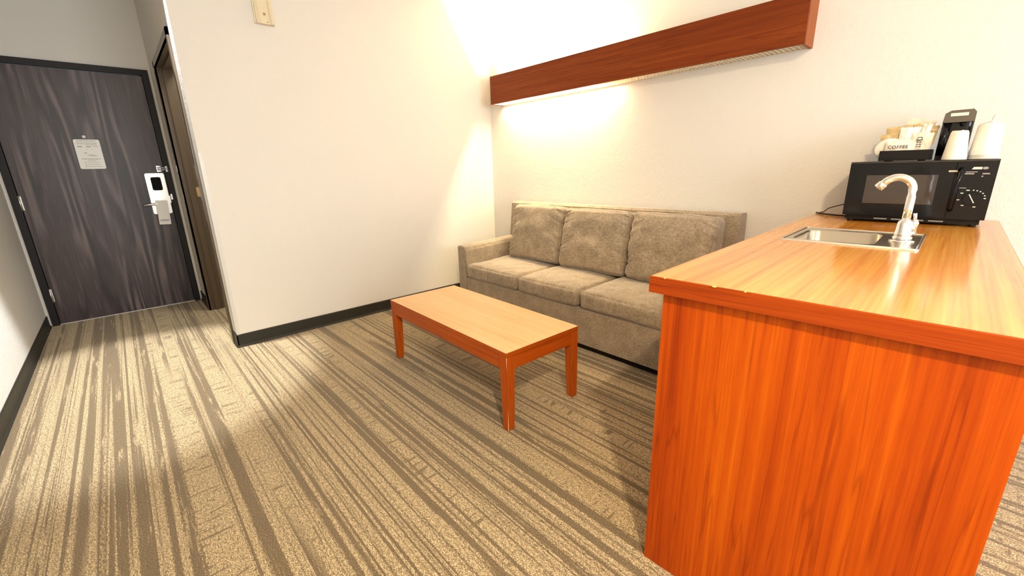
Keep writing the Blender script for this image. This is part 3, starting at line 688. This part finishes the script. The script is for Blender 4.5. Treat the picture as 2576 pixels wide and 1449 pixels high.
# ------------------------------------------------------------------ microwave
my = 1.52
mxa, mxb = 0.158, 0.614
mw = thing('microwave', 'black countertop microwave oven at the back of the counter', 'microwave', (0, 0, 0), ANG)
def kpos(x, y, z): return (KX+math.cos(ANG)*x-math.sin(ANG)*y, KY+math.sin(ANG)*x+math.cos(ANG)*y, z)
mw.location = kpos(mxa, my, KZ)
W = mxb-mxa; z0, z1 = 0.030, 0.264; D = 0.315
bm = bx((0, 0.012, z0), (W, D, z1), 0.004, 2); obj('case', bm, M['blkm'], mw)
bm = B()
prism(bm, [(0.002, z0+.001), (W-0.115, z0+.001), (W-0.115, z1-.008), (0.002, z1-.008)], 'y', -0.006, 0.0115)
bevel(bm, 0.003, 2); dr = obj('door', bm, M['blk'], mw)
bm = B(); box(bm, (0.066, -0.0072, z0+0.056), (0.296, -0.0060, z0+0.177)); obj('door_window', bm, M['glass'], dr)
bm = B(); tube(bm, [(0.352, -0.008, z0+0.036), (0.352, -0.026, z0+0.052), (0.354, -0.034, z0+0.115), (0.356, -0.026, z0+0.185), (0.357, -0.008, z0+0.200)], [0.008, 0.0095, 0.0095, 0.0095, 0.008], 14)
obj('door_handle', bm, M['blk'], dr)
bm = B(); box(bm, (0.322, -0.0066, z0+0.188), (0.347, -0.0058, z0+0.194)); obj('door_badge', bm, M['silver'], dr)
bm = B(); prism(bm, [(W-0.113, z0+.001), (W-0.002, z0+.001), (W-0.002, z1-.008), (W-0.113, z1-.008)], 'y', -0.006, 0.0115); bevel(bm, 0.003, 2)
cp = obj('control_panel', bm, M['blk'], mw)
bm = B(); ym = -0.0066
def bar(x0, zz0, x1, zz1, mi=0): box(bm, (x0, ym, zz0), (x1, -0.0058, zz1), mi)
xc = W-0.113
prism(bm, [(xc+0.042, z0+0.197), (xc+0.070, z0+0.197), (xc+0.070, z0+0.206), (xc+0.047, z0+0.206)], 'y', ym, -0.0058, 0)
lathe_pts = [(xc+0.079+0.008*math.cos(a*PI/8), z0+0.2015+0.005*math.sin(a*PI/8)) for a in range(16)]
prism(bm, lathe_pts, 'y', ym, -0.0058, 1)
bar(xc+0.028, z0+0.186, xc+0.060, z0+0.189, 1); bar(xc+0.026, z0+0.178, xc+0.052, z0+0.183, 1); bar(xc+0.074, z0+0.178, xc+0.094, z0+0.183, 1)
bar(xc+0.073, z0+0.168, xc+0.078, z0+0.173, 1); bar(xc+0.020, z0+0.124, xc+0.040, z0+0.127, 1)
dcx, dcz = xc+0.062, z0+0.084
for a, rx, l, mi in ((115, .036, .010, 0), (90, .033, .004, 0), (72, .033, .004, 0), (55, .034, .004, 0), (38, .035, .004, 0), (20, .036, .004, 0), (3, .036, .006, 0), (145, .037, .008, 0), (188, .037, .008, 0), (232, .034, .008, 0), (292, .034, .008, 0)):
    x = dcx+rx*math.cos(math.radians(a)); z = dcz+rx*math.sin(math.radians(a)); bar(x-l/2, z-.0018, x+l/2, z+.0018, mi)
obj('panel_marking', bm, [M['mark'], M['dimmark']], cp)
bm = B(); tube(bm, [(dcx, -0.0055, dcz), (dcx, -0.018, dcz)], [0.026, 0.024], 32); kn = obj('timer_knob', bm, M['blk'], cp)
bm = B(); box(bm, (dcx-.0015, -0.0188, dcz-.018), (dcx+.0015, -0.0178, dcz+.020), rot=Matrix.Rotation(math.radians(-28), 3, 'Y'), piv=(dcx, -0.018, dcz)); obj('pointer', bm, M['mark'], kn)
bm = B(); box(bm, (0.004, 0.0, z1-.0068), (W-0.004, 0.013, z1-.001)); bevel(bm, 0.002, 1); obj('top_edge_sheen', bm, plain('brown_sheen_gloss', (0.03, 0.024, 0.018), 0.2), mw)  # brown strip stands in for the reflection along the case's top edge
bm = B(); box(bm, (0.012, 0.016, 0.010), (W-0.012, D-0.01, z0+0.001)); obj('underside_pan', bm, M['blkm'], mw)
bm = B()
for i in range(4):
    x = W-0.115-0.060*i; box(bm, (x-0.045, 0.0152, 0.015), (x, 0.0165, 0.020))
obj('vent_slot', bm, M['dimmark'], mw)
for x in (0.03, W-0.03):
    for y in (0.03, D-0.04):
        bm = B(); lathe(bm, [(0.010, 0.0), (0.012, 0.004), (0.012, 0.011)], (x, y), 16); obj('foot', bm, M['blkm'], mw)
# power cords
bm = B(); P = [kpos(0.172, 1.80, KZ+0.075), kpos(0.13, 1.80, KZ+0.058), kpos(0.09, 1.805, KZ+0.044), kpos(0.055, 1.82, KZ+0.030), kpos(0.03, 1.835, KZ+0.006), kpos(0.012, 1.845, KZ+0.0035)]
tube(bm, P, 0.0022, 8); tag(obj('power_cord', bm, M['blkm']), 'thin black cord arching beside the microwave down to the counter', 'cord')
bm = B(); P = [kpos(0.20, 1.70, KZ+0.005), kpos(0.15, 1.70, KZ+0.005), kpos(0.10, 1.71, KZ+0.0055), kpos(0.05, 1.74, KZ+0.006), kpos(0.022, 1.78, KZ+0.005), kpos(-0.004, 1.80, KZ+0.002)]
P = P[:-1]+[kpos(0.004, 1.815, KZ+0.005)]
tube(bm, P, 0.0040, 10); tag(obj('power_cord', bm, M['blkm']), 'thicker black cord lying on the counter left of the microwave', 'cord')

# ------------------------------------------------------------------ things on the microwave
MT = KZ+z1+0.0005
cmx, cmy = 0.0, 0.0
def onmw(name, label, cat, x, y, group=None, z=MT, rz=0):
    return thing(name, label, cat, kpos(x, y, z), ANG+rz, group)
# tray
ty_ = 1.585
tr_ = onmw('condiment_tray', 'black open tray holding coffee packets on the left of the microwave', 'tray', 0.244, ty_)
bm = B(); tw, td, th = 0.170, 0.165, 0.045
def wallring(bm, o0, o1, h, t):   # tapered open tray
    ex = 0.006
    prism(bm, [(0, 0.002), (tw, 0.002), (tw, 0.005), (0, 0.005)], 'y', 0, td)
    for (a, b_) in (((0, 0), (tw, 0)), ((tw, 0), (tw, td)), ((tw, td), (0, td)), ((0, td), (0, 0))):
        x0, x1 = sorted((a[0], b_[0])); y0, y1 = sorted((a[1], b_[1]))
        box(bm, (x0-(t if x0 == x1 and x0 > 0 else 0), y0-(t if y0 == y1 and y0 > 0 else 0), 0.002), (x1+(t if x0 == x1 and x0 == 0 else 0), y1+(t if y0 == y1 and y0 == 0 else 0), h))
wallring(bm, 0, 0, th, 0.004)
for x in (0.02, tw-0.04):
    for y in (0.015, td-0.03): box(bm, (x, y, 0), (x+0.02, y+0.015, 0.0025))
obj('tray_body', bm, M['blkm'], tr_)
# packets : crimped pillow sachets
def sachet_mesh(w_, h_, puff, seed):
    bm = B(); n, k = 14, 12; random.seed(seed)
    for s in (-1, 1):
        vs = []
        for i in range(n+1):
            r_ = []
            for j in range(k+1):
                u, v = -1+2*i/n, -1+2*j/k
                t = puff*(max(0, 1-abs(u)**3)*max(0, 1-abs(v)**2.2))**.55
                cr = noise.noise(Vector((u*2.2+seed, v*2.2, seed*1.7)))*0.006+noise.noise(Vector((u*6+seed, v*6, seed)))*0.0025
                e = 0.0012*(1 if (j % 2) else -1)*(abs(v) > .95)
                r_.append(bm.verts.new((u*w_/2, s*(t+0.0004)+cr, h_/2+v*h_/2+(0.0015*((i % 2)*2-1) if abs(v) > 0.99 else 0))))
            vs.append(r_)
        for i in range(n):
            for j in range(k):
                f = bm.faces.new((vs[i][j], vs[i+1][j], vs[i+1][j+1], vs[i][j+1])); f.smooth = True
    return bm
# (x in tray, y in tray, z, width, height, lean, roll, material, label)
packs = [
 (0.032, 0.052, 0.010, 0.092, 0.095, -10, -12, 'filter', 'rounded white packet at the left front of the black tray'),
 (0.064, 0.027, 0.011, 0.100, 0.080, -10, -2, 'foil', 'cream packet printed COFFEE at the front of the black tray'),
 (0.122, 0.045, 0.012, 0.068, 0.106, -10, 4, 'foil', 'cream packet with a small black cup print at the right of the tray'),
 (0.082, 0.064, 0.048, 0.070, 0.096, -10, 2, 'filter', 'plain white square packet standing in the middle of the tray'),
 (0.048, 0.086, 0.050, 0.100, 0.080, -10, -14, 'kraft', 'golden crinkled wrapper at the left back of the tray'),
 (0.060, 0.112, 0.092, 0.116, 0.062, -10, -6, 'kraft', 'golden crinkled wrapper on top of the pile, left side'),
 (0.098, 0.134, 0.118, 0.100, 0.060, -10, 12, 'foil', 'pale packet lying highest on top of the pile'),
 (0.128, 0.068, 0.088, 0.030, 0.066, -10, 8, 'foil', 'narrow cream packet at the right of the pile above the cup print'),
 (0.122, 0.092, 0.070, 0.086, 0.080, -10, 6, 'kraft', 'golden crinkled wrapper behind the cream packet at the right back of the pile'),
]
pk = []
for i, (x, y, z, w_, h_, lean, ro, mt, lab) in enumerate(packs):
    t = onmw('coffee_packet', lab, 'packet', 0.244+x, ty_+y, 'packets in the black tray', MT+z)
    if i == 0:
        bm = B(); n = 26      # round filter pouch
        lathe(bm, [(0.001, -0.004), (0.040, -0.006), (0.0465, 0.0), (0.040, 0.006), (0.001, 0.004)], seg=40)
        bmesh.ops.rotate(bm, verts=bm.verts, cent=(0, 0, 0), matrix=Matrix.Rotation(PI/2, 3, 'X')); bmesh.ops.translate(bm, verts=bm.verts, vec=(0, 0, 0.046))
        for v in bm.verts: v.co.y += noise.noise(v.co*30)*0.003; v.co.x *= 1.12
    else: bm = sachet_mesh(w_, h_, 0.009, i*3+1)
    bmesh.ops.rotate(bm, verts=bm.verts, cent=(0, 0, 0), matrix=Matrix.Rotation(math.radians(ro), 3, 'Y') @ Matrix.Identity(3))
    bmesh.ops.rotate(bm, verts=bm.verts, cent=(0, 0, 0), matrix=Matrix.Rotation(math.radians(lean), 3, 'X'))
    obj('wrapper', bm, M[mt], t, smooth=True); pk.append(t)
# lettering on the two front packets
def text_obj(s, size, loc, rot, parent, mat, name='lettering', bold=0.0):
    cu = bpy.data.curves.new(name, 'FONT'); cu.body = s; cu.size = size; cu.extrude = 0.0003; cu.offset = bold; cu.space_character = 1.15
    o = bpy.data.objects.new(name, cu); C.objects.link(o)
    dg = bpy.context.evaluated_depsgraph_get(); me = bpy.data.meshes.new_from_object(o.evaluated_get(dg))
    bpy.data.objects.remove(o); me.materials.clear(); me.materials.append(mat)
    q = bpy.data.objects.new(name, me); C.objects.link(q); q.parent = parent; q.location = loc; q.rotation_euler = rot
    return q
text_obj('COFFEE', 0.0175, (-0.040, -0.0228, 0.043), (math.radians(84), 0, math.radians(3)), pk[1], M['darkmark'], bold=0.0004)
bm = B()
prism(bm, [(-0.010, 0.072), (0.010, 0.072), (0.007, 0.086), (-0.007, 0.086)], 'y', -0.019, -0.0185); prism(bm, [(-0.007, 0.0755), (0.007, 0.0755), (0.005, 0.083), (-0.005, 0.083)], 'y', -0.0195, -0.0187, 1)
for z in (0.063, 0.054, 0.045):
    box(bm, (-0.008, -0.0190, z), (-0.002, -0.0185, z+0.0035)); box(bm, (0.001, -0.0190, z), (0.008, -0.0185, z+0.0035))
bmesh.ops.rotate(bm, verts=bm.verts, cent=(0, -0.018, 0.05), matrix=Matrix.Rotation(math.radians(-8), 3, 'X'))
obj('cup_print', bm, [M['darkmark'], M['foil']], pk[2])

# coffee maker
km = onmw('coffee_maker', 'tall black single-cup coffee maker behind the wrapped cups', 'coffee maker', 0.424, 1.64)
cwid, cdep, chh = 0.094, 0.10, 0.198
bm = bx((0.0, 0.0, 0.0), (cwid, cdep, 0.018), 0.004, 2); obj('base', bm, M['blkm'], km)
bm = B(); prism(bm, rrect(0.0, 0.045, cwid, cdep, 0.02), 'z', 0.018, 0.15); obj('column', bm, M['blk'], km)
bm = B(); tube(bm, [(0.014, 0.022, 0.012), (0.014, 0.022, 0.08), (0.014, 0.022, 0.150)], [0.015, 0.015, 0.014], 20); obj('water_tank', bm, M['blk'], km)
bm = B(); prism(bm, [(0.0, 0.150), (cwid, 0.150), (cwid, 0.186), (cwid-0.010, 0.198), (0.020, 0.197), (0.003, 0.186)], 'y', 0.0, cdep); bevel(bm, 0.005, 3); obj('brew_head', bm, plain('charcoal_gloss', (0.10, 0.08, 0.06), 0.25), km)
bm = B(); box(bm, (0.020, -0.0012, 0.174), (0.072, 0.0, 0.186)); lb = obj('name_strip', bm, M['silver'], km, label='silver strip')
bm = B(); tube(bm, [(0.06, 0.035, 0.150), (0.06, 0.035, 0.135)], [0.010, 0.006], 14); obj('nozzle', bm, M['blkm'], km)
for zz in (0.118, 0.104):
    bm = B(); tube(bm, [(0.066, 0.0452, zz), (0.066, 0.042, zz)], 0.0028, 10); obj('indicator_light', bm, M['mark'], km)
# wrapped cups
def cup_obj(x, y, prof, label, tip=None, rims=()):
    t = onmw('wrapped_cup', label, 'cup', x, y, 'wrapped cups on the microwave')
    bm = B(); lathe(bm, prof, seg=40)
    for v in bm.verts:
        a = math.atan2(v.co.y, v.co.x); v.co.x += 0.0012*math.cos(a)*noise.noise(Vector((a*3, v.co.z*30, x*20))); v.co.z += 0.0025*(v.co.z > 0.09)*noise.noise(Vector((math.cos(a)*3, math.sin(a)*3, x*30)))
    obj('cup_body', bm, M['cup'], t)
    for z, r in rims:
        bm = B(); lathe(bm, [(r-0.003, z-0.0028), (r, z-0.0015), (r+0.0008, z), (r, z+0.0015), (r-0.003, z+0.0028)], seg=40); obj('cup_rim', bm, M['cup'], t)
    if tip:
        bm = B(); tube(bm, [(0, 0, tip[0]), (0.004, 0, tip[0]+0.014), (0.0, 0, tip[0]+0.022), (0.008, 0, tip[0]+0.034)], [0.026, 0.008, 0.005, 0.007], 14)
        for v in bm.verts: v.co.x += noise.noise(v.co*60)*0.004
        obj('wrapper_tip', bm, M['cup'], t)
    return t
cup_obj(0.484, 1.578, [(0.037, 0.0), (0.037, 0.004), (0.027, 0.104), (0.024, 0.112), (0.010, 0.113)], 'smaller wrapped white cup, upside down before the black coffee maker')
cup_obj(0.567, 1.62, [(0.0435, 0.0), (0.0440, 0.033), (0.0425, 0.036), (0.0365, 0.128), (0.030, 0.136), (0.012, 0.139)], 'stack of wrapped white cups at the right end of the microwave', tip=(0.130,), rims=((0.004, 0.0445), (0.018, 0.0442), (0.032, 0.0438)))
